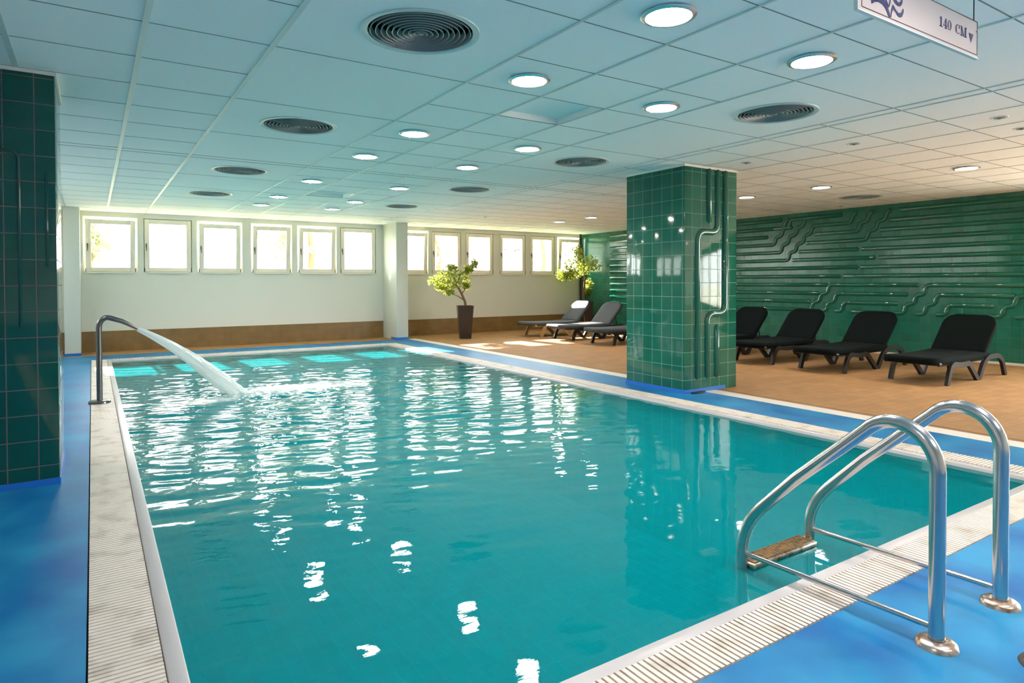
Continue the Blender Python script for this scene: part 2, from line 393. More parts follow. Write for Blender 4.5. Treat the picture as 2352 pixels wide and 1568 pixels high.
# ------------------------------------------------------------------ walls
WIN = [(-.125,.688),(.785,1.568),(1.656,2.448),(2.609,3.388),(3.497,4.303),(4.387,5.17),(5.63,6.419),(6.511,7.272),(7.392,8.153),(8.34,9.098),(9.237,10.002),(10.092,10.86)]
WZ0, WZ1 = 1.395, 2.358
TH = .20
mb = MB()
mb.box((XL, YB, 0), (XG+.25, YB+TH, WZ0)); mb.box((XL, YB, WZ1), (XG+.25, YB+TH, CZ+.3))
edges = [XL]+[v for w in WIN for v in w]+[XG+.25]
for a, b in zip(edges[0::2], edges[1::2]): mb.box((a, YB, WZ0), (b, YB+TH, WZ1))
struct(mb.build('wall_back', M['wall']))
mb = MB(); mb.box((XL, YB-.012, 0), (XG, YB, .36)); struct(mb.build('baseboard_back', M['brown_tile'], uv=True))
FILL_WIN = [(8.0+1.4*k, 9.2+1.4*k) for k in range(3)]      # added windows, unseen behind the near pillar, to brighten the left ceiling
mb = MB(); mb.box((XL-.2, YF-.2, -.12), (XL, YB+.2, WZ0)); mb.box((XL-.2, YF-.2, WZ1), (XL, YB+.2, CZ+.3))
edges = [YF-.2]+[v for w in FILL_WIN for v in w]+[YB+.2]
for a, b in zip(edges[0::2], edges[1::2]): mb.box((XL-.2, a, WZ0), (XL, b, WZ1))
struct(mb.build('wall_left', M['wall']))
for k, (y0, y1) in enumerate(FILL_WIN):  # each one an added daylight source, out of view
    t = struct(empty(f'window_{17+k}', (XL, (y0+y1)/2, WZ0))); w_ = y1-y0; h_ = WZ1-WZ0; a = .06
    mb = MB()
    for q in (((-.12, -w_/2, 0), (-.06, -w_/2+a, h_)), ((-.12, w_/2-a, 0), (-.06, w_/2, h_)), ((-.12, -w_/2+a, 0), (-.06, w_/2-a, a)), ((-.12, -w_/2+a, h_-a), (-.06, w_/2-a, h_))): mb.box(*q)
    mb.build('window_frame', M['frame_paint'], t)
    mb = MB(); mb.box((-.093, -w_/2+a, a), (-.087, w_/2-a, h_-a)); mb.build('pane', M['glass_fill'], t)
mb = MB(); mb.box((XL-.2, YF-.2, -.12), (XG+.25, YF, CZ+.3)); struct(mb.build('wall_front', M['wall']))
RW = (-2.5, 2.55, .30, 2.20)     # glazing of the right wall, beside the viewer
mb = MB(); mb.box((XG, RW[1], -.12), (XG+.25, YB+.2, CZ+.3)); mb.box((XG, YF-.2, -.12), (XG+.25, RW[0], CZ+.3)); mb.box((XG, RW[0], -.12), (XG+.25, RW[1], RW[2])); mb.box((XG, RW[0], RW[3]), (XG+.25, RW[1], CZ+.3))
wr = struct(mb.build('wall_right', M['green_wall'], uv=True))
for k in range(4):
    y0 = RW[0]+k*(RW[1]-RW[0])/4; y1 = RW[0]+(k+1)*(RW[1]-RW[0])/4
    t = struct(empty(f'window_{13+k}', (XG, (y0+y1)/2, RW[2]))); w_ = y1-y0; h_ = RW[3]-RW[2]; a = .05
    mb = MB()
    for q in (((.08, -w_/2, 0), (.14, -w_/2+a, h_)), ((.08, w_/2-a, 0), (.14, w_/2, h_)), ((.08, -w_/2+a, 0), (.14, w_/2-a, a)), ((.08, -w_/2+a, h_-a), (.14, w_/2-a, h_))): mb.box(*q)
    mb.build('window_frame', M['frame_paint'], t)
    mb = MB(); mb.box((.106, -w_/2+a, a), (.112, w_/2-a, h_-a)); mb.build('pane', M['glass'], t)
mb = MB(); mb.box((XG-.018, YF, 0), (XG, YB, .035)); struct(mb.build('baseboard_right', M['white_strip']))

# relief of glazed half-round ridges on the green wall; rows counted from the lowest
P0, DP, DY = .68, .1515, .1475
def zr(r): return P0+DP*r
def ridge_path(steps):
    """steps: ('to', y) runs along the row, ('up', n) climbs n rows in S-bends towards smaller y"""
    y, r = steps[0]; pts = [(y, zr(r))]
    for op, v in steps[1:]:
        if op == 'to': y = v; pts.append((y, zr(r)))
        elif op == 'up':
            for _ in range(v):
                z0 = zr(r)
                for i in range(1, 9):     # S made of two quarter arcs
                    t = i/8
                    if t <= .5: a = t*PI; pts.append((y-DY*.5*math.sin(a), z0+DP*.5*(1-math.cos(a))))
                    else: a = (t-.5)*PI; pts.append((y-DY*.5-DY*.5*(1-math.cos(a)), z0+DP*.5+DP*.5*math.sin(a)))
                y -= DY; r += 1
        elif op == 'hookup':              # ends turning straight up by a fraction of a row
            for i in range(1, 5): a = i/4*PI/2; pts.append((y-.06*math.sin(a), zr(r)+.06*(1-math.cos(a))))
            y -= .06
    return pts
END = 2.75; FAR = 12.2
paths = [
 [(FAR, 11), ('to', 7.42)], [(FAR, 10), ('to', 7.57)], [(FAR, 9), ('to', 7.72)],
 [(FAR, 8), ('to', 7.62), ('up', 3), ('to', 6.26)],
 [(FAR, 7), ('to', 7.48), ('up', 4)],
 [(FAR, 6), ('to', 7.33), ('up', 4), ('to', 6.15), ('up', 1)],
 [(6.75, 9), ('to', 6.02), ('up', 2)], [(6.91, 8), ('to', 5.88), ('up', 3)], [(7.05, 7), ('to', 5.98)], [(7.18, 6), ('to', 5.70)],
 [(7.57, 10), ('to', 7.42), ('up', 1)], [(7.28, 10), ('to', 7.20)],
 [(FAR, 5), ('to', 5.98)], [(FAR, 4), ('to', 6.28)], [(FAR, 3), ('to', 6.52)], [(FAR, 2), ('to', 6.68)], [(FAR, 1), ('to', 6.84)], [(FAR, 0), ('to', 6.97)],
 [(5.30, 11), ('to', END)], [(5.46, 10), ('to', END)], [(5.60, 9), ('to', END)], [(5.75, 8), ('to', END)], [(5.90, 7), ('to', END)], [(5.62, 6), ('to', END)], [(5.91, 5), ('to', END)], [(6.21, 4), ('to', END)],
 [(6.93, 0), ('to', 6.86), ('up', 3), ('to', 5.02)], [(6.63, 0), ('to', 6.58), ('up', 2), ('to', 5.18)], [(6.36, 0), ('to', 6.30), ('up', 1), ('to', 5.33)],
 [(6.07, 0), ('to', 5.28), ('up', 3), ('to', 3.55)], [(5.05, 0), ('to', 4.98), ('up', 2), ('to', 3.75)], [(4.75, 0), ('to', 4.68), ('up', 1), ('to', 4.02)],
 [(4.47, 0), ('to', 3.96), ('up', 3), ('to', END)], [(3.73, 0), ('to', 3.66), ('up', 2), ('to', END)], [(3.43, 0), ('to', 3.36), ('up', 1), ('to', END)], [(3.13, 0), ('to', END)],
]
mb = MB()
half = [(math.cos(a)*1.0, math.sin(a)*1.25) for a in np.linspace(0, PI, 9)]
def ridge(mb, pts3, rad, normal):
    """half-round bar lying on a surface whose normal is given, ends tapered"""
    pts = [Vector(p) for p in pts3]; n = Vector(normal)
    T = [(pts[min(i+1, len(pts)-1)]-pts[max(i-1, 0)]).normalized() for i in range(len(pts))]
    rows = []
    for i, p in enumerate(pts):
        side = T[i].cross(n).normalized()
        rows.append([mb.bm.verts.new(p+side*(rad*math.cos(a))+n*(rad*.85*math.sin(a)-.002)) for a in np.linspace(0, PI, 9)])
    for a, b_ in zip(rows[:-1], rows[1:]):
        for k in range(8): mb.bm.faces.new([a[k], a[k+1], b_[k+1], b_[k]])
    for row, d in ((rows[0], -T[0]), (rows[-1], T[-1])):   # rounded nose
        r2 = []
        mid = sum((v.co for v in (row[0], row[-1])), Vector())/2
        for f in (.7, .0):
            r2 = [mb.bm.verts.new(mid+(v.co-mid)*f+d*rad*(1-f)*.8) for v in row]
            for k in range(8): mb.bm.faces.new([row[k], row[k+1], r2[k+1], r2[k]])
            row = r2
for st in paths:
    mb_pts = [(XG, y, z) for y, z in ridge_path(st)]
    ridge(mb, mb_pts, .037, (-1, 0, 0))
o = mb.build('tile_relief', M['green_relief'], wr, smooth='all')

# ------------------------------------------------------------------ ceiling
lx = [XL, -1.52, -.94, -.355, .228, .813, 1.396, 1.98, 2.555, 3.13, 3.69, 4.285, 4.88, 5.0]+[5.0+.572*k for k in range(1, 11)]+[XG]
ly = [YF]+[2.42+.5667*k for k in range(-9, 9)][0:]
ly = sorted(set([YF]+[round(2.42+.5667*k, 4) for k in range(-9, 9) if 2.42+.5667*k > YF+.1]))
ly = [v for v in ly if v < 6.9]+[6.97, 7.10]+[7.10+.5667*k for k in range(1, 11)]+[YB]
LIGHTS = [(2.275, y) for y in (2.14, 3.285, 4.97, 6.12, 7.96, 9.65, 10.80)]+[(3.42, y) for y in (2.14, 3.285, 4.97, 6.12, 7.96, 9.65, 10.80)]+[(8.11, y) for y in (3.24, 4.93, 6.09, 7.96, 9.62, 10.62)]
LIGHTS += [(2.275, .44), (3.42, .44), (2.275, -1.25), (3.42, -1.25), (8.11, 1.56), (8.11, -.15), (-.65, .44), (-.65, 3.28+.0), (-.65, 6.12)]
LIGHTS = [l for l in LIGHTS if l != (-.65, 3.28)]
VENTS = [(1.396, 2.97), (1.396, 5.25), (1.396, 7.67), (1.396, 9.85), (4.285, 2.97), (4.285, 5.25), (4.285, 7.60), (4.285, 9.85), (9.60, 5.22)]
LR, VR = .105, .262
holes = [(x, y, LR) for x, y in LIGHTS]+[(x, y, VR) for x, y in VENTS]
OPEN = [(2.555, 3.5534), (2.555, 8.80)]
mb = MB()
WIDE = [(.813, 1.98), (3.69, 4.88)]
def cellpoly(x0, y0, x1, y1, hs):
    if not hs:
        mb.quad((x0, y0, CZ), (x0, y1, CZ), (x1, y1, CZ), (x1, y0, CZ)); return
    hx, hy, r = hs[0]; n = 40; o_, i_ = [], []
    for k in range(n):
        a = 2*PI*k/n; c, s = math.cos(a), math.sin(a)
        t = min(((x1-hx) if c > 0 else (hx-x0))/max(abs(c), 1e-9), ((y1-hy) if s > 0 else (hy-y0))/max(abs(s), 1e-9))
        o_.append((hx+c*t, hy+s*t)); i_.append((hx+c*r, hy+s*r))
    # snap the outer ring to the four corners
    for cx_, cy_ in ((x0, y0), (x0, y1), (x1, y0), (x1, y1)):
        k = min(range(n), key=lambda q: (o_[q][0]-cx_)**2+(o_[q][1]-cy_)**2); o_[k] = (cx_, cy_)
    vo = [mb.bm.verts.new((*p, CZ)) for p in o_]; vi = [mb.bm.verts.new((*p, CZ)) for p in i_]
    for k in range(n): j = (k+1) % n; mb.bm.faces.new([vo[k], vo[j], vi[j], vi[k]])
done = set()
for i in range(len(lx)-1):
    for j in range(len(ly)-1):
        if (i, j) in done: continue
        x0, x1, y0, y1 = lx[i], lx[i+1], ly[j], ly[j+1]
        big = [v for v in VENTS if x0-.01 <= v[0]+.0 <= x1+.62 and y0-.01 <= v[1] <= y1+.62 and v[0]-VR > x0-.001 and v[1]-VR > y0-.001 and v[0] > x0+.28 and v[1] > y0+.28]
        big = [v for v in big if i+2 < len(lx) and j+2 < len(ly) and v[0]+VR < lx[i+2]+.001 and v[1]+VR < ly[j+2]+.001]
        if big:
            for a in (0, 1):
                for b_ in (0, 1): done.add((i+a, j+b_))
            cellpoly(x0, y0, lx[i+2], ly[j+2], [(*big[0], VR)]); continue
        if any(abs(x0-ox) < .02 and abs(y0-oy) < .02 for ox, oy in OPEN): continue
        cellpoly(x0, y0, x1, y1, [h for h in holes if h[2] == LR and x0 < h[0] < x1 and y0 < h[1] < y1])
for f in mb.bm.faces:
    f.normal_update()
    if f.normal.z > 0: f.normal_flip()
struct(mb.build('ceiling', M['ceiling'], recalc=False))
mb = MB(); mb.box((XL-.2, YF-.2, CZ+.16), (XG+.25, YB+TH, CZ+.3)); struct(mb.build('roof_slab', M['void']))
# dropped panel recesses where a panel sits high
mb = MB()
for ox, oy in OPEN:
    i = min(range(len(lx)), key=lambda q: abs(lx[q]-ox)); j = min(range(len(ly)), key=lambda q: abs(ly[q]-oy))
    x0, x1, y0, y1 = lx[i], lx[i+1], ly[j], ly[j+1]; h = CZ+.05
    mb.quad((x0, y0, h), (x0, y1, h), (x1, y1, h), (x1, y0, h))
    for a, b_ in (((x0, y0), (x1, y0)), ((x1, y0), (x1, y1)), ((x1, y1), (x0, y1)), ((x0, y1), (x0, y0))): mb.quad((*a, CZ), (*b_, CZ), (*b_, h), (*a, h))
struct(mb.build('ceiling_recess', M['ceiling'], recalc=False))
def in_wide(x): return any(a+.1 < x < b-.1 for a, b in WIDE)
mb = MB()
for x in lx[1:-1]:
    if in_wide(x): continue
    w = .014 if x < 1 else .009
    if x > 5.05: w = .0045
    mb.box((x-w, YF, CZ-.004), (x+w, YB, CZ+.002))
struct(mb.build('trim_1', M['tbar']))
mb = MB()
for j, y in enumerate(ly[1:-1], 1):
    w = .0035
    if y in (6.97, 7.10): w = .006
    # wide vent panels span two rows
    segs = [(XL, XG)]
    two = {round(v, 3) for v in (2.42, 3.5534, 4.6868, 5.8202, 6.97, 7.10, 8.2334, 9.3668, 10.5002, 11.6336)}
    if round(y, 3) not in two and y > 1.9:
        segs = [(XL, .813), (1.98, 3.69), (4.88, XG)]
        if abs(y-5.2535) < .02: segs = [(XL, .813), (1.98, 3.69), (4.88, 9.004), (10.148, XG)]
    for a, b_ in segs: mb.box((a, y-w, CZ-.0015), (b_, y+w, CZ+.002))
struct(mb.build('trim_2', M['joint']))

# added overhang, out of view, trims the sun entering the windows
mb = MB(); mb.box((XL-.2, YB+TH, CZ+.30), (XG+.25, YB+TH+.95, CZ+.42)); struct(mb.build('added_overhang', M['wall']))
# downlights
def downlight():
    t = empty('ceiling_light')
    mb = MB(); mb.lathe([(.105, .02), (.105, 0), (.128, -.004), (.130, -.010), (.122, -.016), (.108, -.017), (.103, -.010), (.103, .012)], n=40); mb.build('trim_ring', M['light_trim'], t, smooth=True)
    mb = MB(); mb.lathe([(0, .010), (.06, .008), (.104, .006)], n=40); mb.build('lens', M['lamp'], t, smooth=True)
    mb = MB(); mb.box((-.004, .100, -.022), (.004, .118, -.014)); mb.build('clip', M['rust_steel'], t)
    return t
ordn = ['nearest', 'second', 'third', 'fourth', 'fifth', 'sixth', 'seventh']
proto = None; rows = {}
for (x, y) in LIGHTS:
    t = downlight() if proto is None else copy_tree(proto)
    proto = proto or t
    t.location = (x, y, CZ)
    if x == 2.275: row = 'left row over the pool'
    elif x == 3.42: row = 'right row over the pool'
    elif x == 8.11: row = 'row above the loungers'
    else: row = 'row over the left deck'
    vis = (x in (2.275, 3.42) and y > 2) or (x == 8.11 and y > 3)
    if vis:
        k = rows.get(row, 0); rows[row] = k+1
        tag(t, f'glowing round downlight, {ordn[k]} from the viewer in the {row}', 'light', 'ceiling downlights')
    else:
        k = rows.get(row+'b', 0); rows[row+'b'] = k+1
        tag(t, f'round downlight outside the picture, {row}, {ordn[k]} of those', 'light', 'ceiling downlights')

# round air vents
def vent():
    t = empty('ceiling_vent')
    mb = MB(); mb.lathe([(.262, .03), (.262, -.002), (.272, -.008), (.296, -.006), (.298, 0), (.262, .001)], n=56); mb.build('flange', M['vent_ring'], t, smooth=True)
    mb = MB()
    for k in range(9):
        r = .252-.027*k; mb.lathe([(r, -.004-.0005*k), (r-.004, -.006-.0005*k), (r-.0125, .022), (r-.0095, .023), (r, -.004-.0005*k)], n=56)
    mb.lathe([(0, -.010), (.014, -.009), (.018, .0), (0, .01)], n=20)
    for k in range(4):
        a = k*PI/2+.3; c, s = math.cos(a), math.sin(a)
        mb.tube([(c*.01, s*.01, .018), (c*.258, s*.258, .018)], .003, 5)
    mb.build('louvre_rings', M['vent'], t, smooth=True)
    mb = MB(); mb.lathe([(.2625, .0), (.2625, .09), (0, .09)], n=56); mb.build('duct', M['vent_dark'], t, smooth=True)
    return t
vl = ['largest round air vent with concentric rings, nearest in the left column of vents', 'second round air vent of the left column, beyond the largest one', 'third round air vent of the left column above the pool', 'farthest round air vent of the left column, near the windows',
      'nearest round air vent of the right column, between pillar and depth sign', 'second round air vent of the right column, just left of the green pillar top', 'third round air vent of the right column above the pool', 'farthest round air vent of the right column above the pool', 'round air vent hanging close to the green wall above the loungers']
proto = None
for (x, y), l in zip(VENTS, vl):
    t = vent() if proto is None else copy_tree(proto)
    proto = proto or t; t.location = (x, y, CZ); tag(t, l, 'vent', 'round ceiling vents')

# small unlit recessed spots and sprinkler heads
def spot():
    t = empty('recessed_spot')
    mb = MB(); mb.lathe([(.040, .0), (.042, -.004), (.060, -.004), (.062, .0005)], n=24); mb.build('trim_ring', M['spot_trim'], t, smooth=True)
    mb = MB(); mb.lathe([(0, -.012), (.012, -.012), (.016, -.003), (.041, -.001)], n=24); mb.build('bulb_well', M['joint'], t, smooth=True)
    return t
proto = None
for (x, y), l in zip([(5.85, 2.12), (5.835, 3.235), (5.80, 4.36), (6.42, 2.17), (10.46, 6.02), (6.35, 10.66)],
    ['small unlit recessed spot near the right picture edge, nearest of its row', 'small unlit recessed spot between the depth sign and the pale ceiling panel', 'small unlit recessed spot right above the green pillar', 'small unlit recessed spot cut by the right picture edge', 'small unlit recessed spot close to the green wall top', 'small unlit recessed spot above the windows behind the plant']):
    t = spot() if proto is None else copy_tree(proto)
    proto = proto or t; t.location = (x, y, CZ); tag(t, l, 'spotlight', 'small recessed spots')

# pale replaced panels
for (x0, y0, x1, y1), l in zip([(6.716, 3.555, 7.288, 4.10), (6.144, 4.687, 6.62, 5.10), (10.15, 4.10, 10.72, 4.66), (10.3, 7.11, 10.72, 7.66)],
    ['bright pale ceiling panel in the middle of the lounge ceiling', 'bright pale ceiling panel touching the green pillar top', 'bright pale ceiling panel at the top of the green wall, right of the vent', 'bright pale ceiling panel at the far green wall top, left of the vent']):
    mb = MB(); mb.box((x0+.008, y0+.006, CZ-.003), (x1-.008, y1-.006, CZ+.004), .002, 1)
    tag(mb.build('ceiling_panel', M['bright_panel']), l, 'ceiling panel', 'pale ceiling panels')

# ------------------------------------------------------------------ windows
def window(i, x0, x1, tilted):
    t = struct(empty(f'window_{i}', ((x0+x1)/2, YB, WZ0)))
    w = x1-x0; h = WZ1-WZ0
    mb = MB()                                  # fixed outer frame inside the opening
    a = .022
    for q in (((-w/2, .05, 0), (-w/2+a, .13, h)), ((w/2-a, .05, 0), (w/2, .13, h)), ((-w/2+a, .05, 0), (w/2-a, .13, a)), ((-w/2+a, .05, h-a), (w/2-a, .13, h))): mb.box(*q)
    mb.build('window_frame', M['frame_paint'], t)
    g = .034 if tilted else .012
    sw, sh = w-2*g, h-(.052 if tilted else .016)
    s = empty('sash', (0, .035, .006)); s.parent = t
    if tilted: s.rotation_euler = (math.radians(4.5), 0, 0)
    b_ = .080
    mb = MB()
    for q in (((-sw/2, -.03, 0), (-sw/2+b_, .03, sh)), ((sw/2-b_, -.03, 0), (sw/2, .03, sh)), ((-sw/2+b_, -.03, 0), (sw/2-b_, .03, b_)), ((-sw/2+b_, -.03, sh-b_), (sw/2-b_, .03, sh))): mb.box(*q, bev=.006, seg=2)
    sf = mb.build('sash_frame', M['frame_paint'], t, smooth=True); sf.location = s.location; sf.rotation_euler = s.rotation_euler
    mb = MB(); mb.box((-sw/2+b_-.005, -.004, b_-.005), (sw/2-b_+.005, .004, sh-b_+.005)); p = mb.build('pane', M['glass'], t); p.location = s.location; p.rotation_euler = s.rotation_euler
    mb = MB(); mb.box((-sw/2+.018, -.042, sh*.46), (-sw/2+.040, -.028, sh*.54), .004); mb.box((-sw/2+.024, -.062, sh*.49), (-sw/2+.034, -.04, sh*.51)); mb.box((-sw/2+.022, -.066, sh*.40), (-sw/2+.036, -.056, sh*.515), .003)
    hd = mb.build('window_handle', M['handle'], t, smooth=True); hd.location = s.location; hd.rotation_euler = s.rotation_euler
    mb = MB()                                  # corner hinges
    for sx in (-1, 1): mb.box((sx*(sw/2+.002)-.008, -.034, .0), (sx*(sw/2+.002)+.008, -.006, .07), .003)
    mb.build('hinge', M['handle'], t, smooth=True).location = s.location
    bpy.data.objects.remove(s)
    mb = MB(); mb.box((-w/2+.06, -.035, -.022), (w/2-.06, .02, -.004), .004); mb.build('window_sill', M['sill'], t, smooth=True)
    if i == 10:                                # wavy sticker on the glass
        mb = MB(); n = 40; ww = sw-2*b_-.05
        pts = [(-ww/2+ww*k/n, -.008, sh*.62+.014*math.sin(k/n*2*PI*2.6)) for k in range(n+1)]
        for k in range(n):
            p0, p1 = pts[k], pts[k+1]; e = .010
            mb.quad((p0[0], p0[1], p0[2]-e), (p1[0], p1[1], p1[2]-e), (p1[0], p1[1], p1[2]+e), (p0[0], p0[1], p0[2]+e))
        st = mb.build('wave_sticker', M['sticker'], t); st.location = (0, .035, .006)
for i, (a, b_) in enumerate(WIN, 1): window(i, a, b_, i in (1, 3, 4, 5, 7, 12))

# ------------------------------------------------------------------ columns and pillars
def white_column(name, x0, x1, y0, label):
    t = struct(empty(name, (x0, y0, 0)))
    mb = MB(); mb.box((0, 0, 0), (x1-x0, YB-y0, CZ), .008); mb.build('column_shaft', M['column'], t, smooth=True)
    mb = MB(); mb.box((-.004, -.004, 0), (x1-x0+.004, .3, .045)); mb.build('base_tape', M['blue_tape'], t)
white_column('white_column', 5.325, 5.586, 12.57, '')
white_column('white_column', -.39, -.165, 12.78, '')

def pillar(x0, y0, x1, y1, m, mr, front_paths, capm, tape, rr_=.037, du=(.03, -.03)):
    t = struct(empty('tiled_pillar', (x0, y0, 0)))
    mb = MB(); mb.box((0, 0, 0), (x1-x0, y1-y0, CZ), .006, 2); o = mb.build('pillar_shaft', m, t, smooth=True, uv=True)
    ul = o.data.uv_layers[0]
    for p in o.data.polygons:
        sh = du[1] if abs(p.normal.x) > .7 else du[0]
        for li in p.loop_indices: ul.data[li].uv[0] += sh
    mb = MB()
    for pth in front_paths:
        pp = round_path([(x-x0, 0, z) for x, z in pth], .11, 8)
        ridge(mb, pp, rr_, (0, -1, 0))
    mb.build('tile_relief', mr, t, smooth='all')
    mb = MB(); mb.box((-.012, -.012, CZ-.022), (x1-x0+.012, y1-y0+.012, CZ+.001), .003); mb.build('cap_trim', capm, t)
    mb = MB(); e = .006
    mb.box((-e, -e, 0), (tape, y1-y0+e, .038)); mb.build('base_tape', M['blue_tape'], t)
    return t
pillar(5.295, 4.75, 6.149, 5.638, M['green_pillar'], M['pillar_relief'],
    [[(5.68, 2.42), (5.68, 1.86)], [(5.822, 2.42), (5.822, 1.74), (5.494, 1.74), (5.494, .16)], [(5.95, 2.42), (5.95, .845), (5.653, .845), (5.653, .16)], [(5.813, .70), (5.813, .16)]], M['white_strip'], .66)
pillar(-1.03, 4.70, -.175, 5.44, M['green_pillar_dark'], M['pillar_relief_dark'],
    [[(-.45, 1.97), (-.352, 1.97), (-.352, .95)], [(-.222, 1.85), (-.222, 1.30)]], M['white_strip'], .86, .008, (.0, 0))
# dark corner profile where window wall and green wall meet
t = empty('corner_pipe', (10.80, 13.24, 0))
mb = MB(); mb.lathe([(.03, 0), (.03, CZ)], n=16); mb.build('pipe', M['pipe'], t, smooth=True)
for z in (.6, 1.5, 2.3):
    mb = MB(); mb.lathe([(.031, z), (.038, z+.002), (.038, z+.03), (.031, z+.032)], n=16); mb.build('clamp', M['black'], t, smooth=True)
tag(t, 'dark vertical pipe in the corner between last window and green wall', 'pipe')

# ------------------------------------------------------------------ pool ladder
def ladder():
    t = empty('pool_ladder', (2.5615, 1.0, 0))
    tag(t, 'polished steel pool ladder with two arched rails at the near pool edge', 'pool ladder')
    hw = .2455
    prof = [(0, 0), (0, .60), (.035, .675), (.12, .715), (.20, .715), (.275, .655), (.70, .215), (.752, .10), (.756, -.02), (.756, -1.05)]
    prof = [Vector((0, p[0], p[1])) for p in prof]
    # smooth the arch
    pts = [(0, 0, 0), (0, 0, .56)]
    pts += [(0, .135-.135*math.cos(a), .57+.145*math.sin(a)) for a in np.linspace(0, PI*.76, 14)]
    pts += [(0, .50, .428), (0, .66, .263)]
    pts += [tuple(Vector((0, .66, .263))*(1-s)**2+Vector((0, .752, .165))*2*s*(1-s)+Vector((0, .756, .06))*s*s) for s in np.linspace(.15, 1, 8)]
    pts += [(0, .757, -.1), (0, .757, -1.05)]
    for s in (-1, 1):
        mb = MB(); mb.tube([(s*hw, p[1], p[2]) for p in pts], .0245, 20, up=(1, 0, 0)); rail = mb.build('rail', M['steel'], t, smooth=True)
        mb = MB(); mb.lathe([(.0255, .024), (.030, .024), (.050, .021), (.060, .013), (.063, 0), (.0255, 0)], c=(s*hw, 0, 0), n=32); mb.build('base_flange', M['rust_steel'], rail, smooth=True)
        mb = MB(); mb.tube([(s*hw, .012, .058), (s*hw, .75, .044)], .0105, 12); mb.build('cross_bar', M['steel'], t, smooth=True)
    for z, y in ((.006, .752), (-.24, .757), (-.49, .757)):
        st = empty('step', (0, y, z)); st.parent = t
        mb = MB(); mb.box((-hw+.015, -.045, -.028), (hw-.015, .045, -.004), .006); f = mb.build('step_frame', M['rust_steel'], t, smooth=True); f.location = st.location
        mb = MB()
        mb.box((-hw+.03, -.038, -.006), (hw-.03, .038, .002), .003)
        for k in range(7): mb.box((-hw+.035, -.034+k*.0108, 0), (hw-.035, -.030+k*.0108, .004))
        tr = mb.build('tread', M['tread'], f, smooth=True)
        bpy.data.objects.remove(st)
    return t
ladder()

# ------------------------------------------------------------------ spout and water jet
t = empty('water_spout', (.05, 7.644, 0)); tag(t, 'grey steel bent water spout standing on the left pool edge', 'water spout')
path = [(0, 0, 0), (0, 0, .70)]+[(.075-.075*math.cos(a), -.0, .75+.105*math.sin(a)) for a in np.linspace(0, PI*.62, 9)]+[(.20, 0, .812), (.28, 0, .765), (.346, 0, .722)]
rad = [.0265]*(len(path)-3)+[.024, .019, .013]
mb = MB(); mb.tube(path, rad, 18, up=(0, 1, 0)); mb.build('pipe', M['steel_dark'], t, smooth=True)
mb = MB(); mb.lathe([(.0, .026), (.085, .026), (.096, .020), (.098, 0), (0, 0)], n=36); mb.build('base_flange', M['steel_dark'], t, smooth=True)
# fan of water: an elliptical, fluted stream that widens as it falls
p0 = Vector((.385, 7.644, .728)); p1 = Vector((1.33, 7.55, -.03)); N_ = 34; n = 22
bm = bmesh.new(); rowsv = []; uvs = {}
for i in range(N_+1):
    s = i/N_; c = p0.lerp(p1, s); c.z = .728+(-.52*s-.24*s*s)
    wid = .022+.092*s**.75; thick = .016+.05*s
    tang = Vector((.945, -.094, -.52-.48*s)).normalized(); side = Vector((.1, 1, 0)).normalized(); up = tang.cross(side).normalized()
    row = []
    for k in range(n):
        a = 2*PI*k/n; fl = 1+.10*math.sin(5*a+3*s)+.05*math.sin(9*a-7*s)+.05*s*rng.normal()
        row.append(bm.verts.new(c+side*(wid*.85*math.cos(a)*fl)+up*((thick+wid*.25)*math.sin(a)*fl)))
    rowsv.append(row)
uvl = bm.loops.layers.uv.new('UVMap')
for i in range(N_):
    for k in range(n):
        f = bm.faces.new([rowsv[i][k], rowsv[i][(k+1) % n], rowsv[i+1][(k+1) % n], rowsv[i+1][k]]); f.smooth = True
        for lp, (u, v) in zip(f.loops, ((i/N_, k/n), (i/N_, (k+1)/n), ((i+1)/N_, (k+1)/n), ((i+1)/N_, k/n))): lp[uvl].uv = (u, v)
me = bpy.data.meshes.new('water_jet'); bm.to_mesh(me); bm.free(); me.materials.append(M['jet'])
tag(link(bpy.data.objects.new('water_jet', me)), 'white water jet arcing from the spout into the pool', 'water jet', kind='stuff')

# ------------------------------------------------------------------ depth sign
t = empty('depth_sign', (2.63, 1.2, 2.195)); tag(t, 'hanging white pool depth sign with wave emblem reading 140 CM', 'sign')
hw, hh = .454, .0745
mb = MB(); mb.box((-hw, -.004, -hh), (hw, .006, hh), .002); mb.build('board', M['sign_board'], t)
mb = MB()
for q in (((-hw-.003, -.006, -hh-.005), (hw+.003, .008, -hh)), ((-hw-.004, -.006, -hh-.004), (-hw, .008, hh+.002))): mb.box(*q)
mb.build('clear_edge', M['sign_edge'], t)
mb = MB(); e = .0013; il, ir, ib, it = -hw+.024, hw-.006, -hh+.011, hh-.003
for q in (((il, ib-e), (ir, ib+e)), ((il, it-e), (ir, it+e)), ((il-e, ib), (il+e, it)), ((ir-e, ib), (ir+e, it))): mb.box((q[0][0], -.0052, q[0][1]), (q[1][0], -.0035, q[1][1]))
mb.build('border_line', M['sign_line'], t)
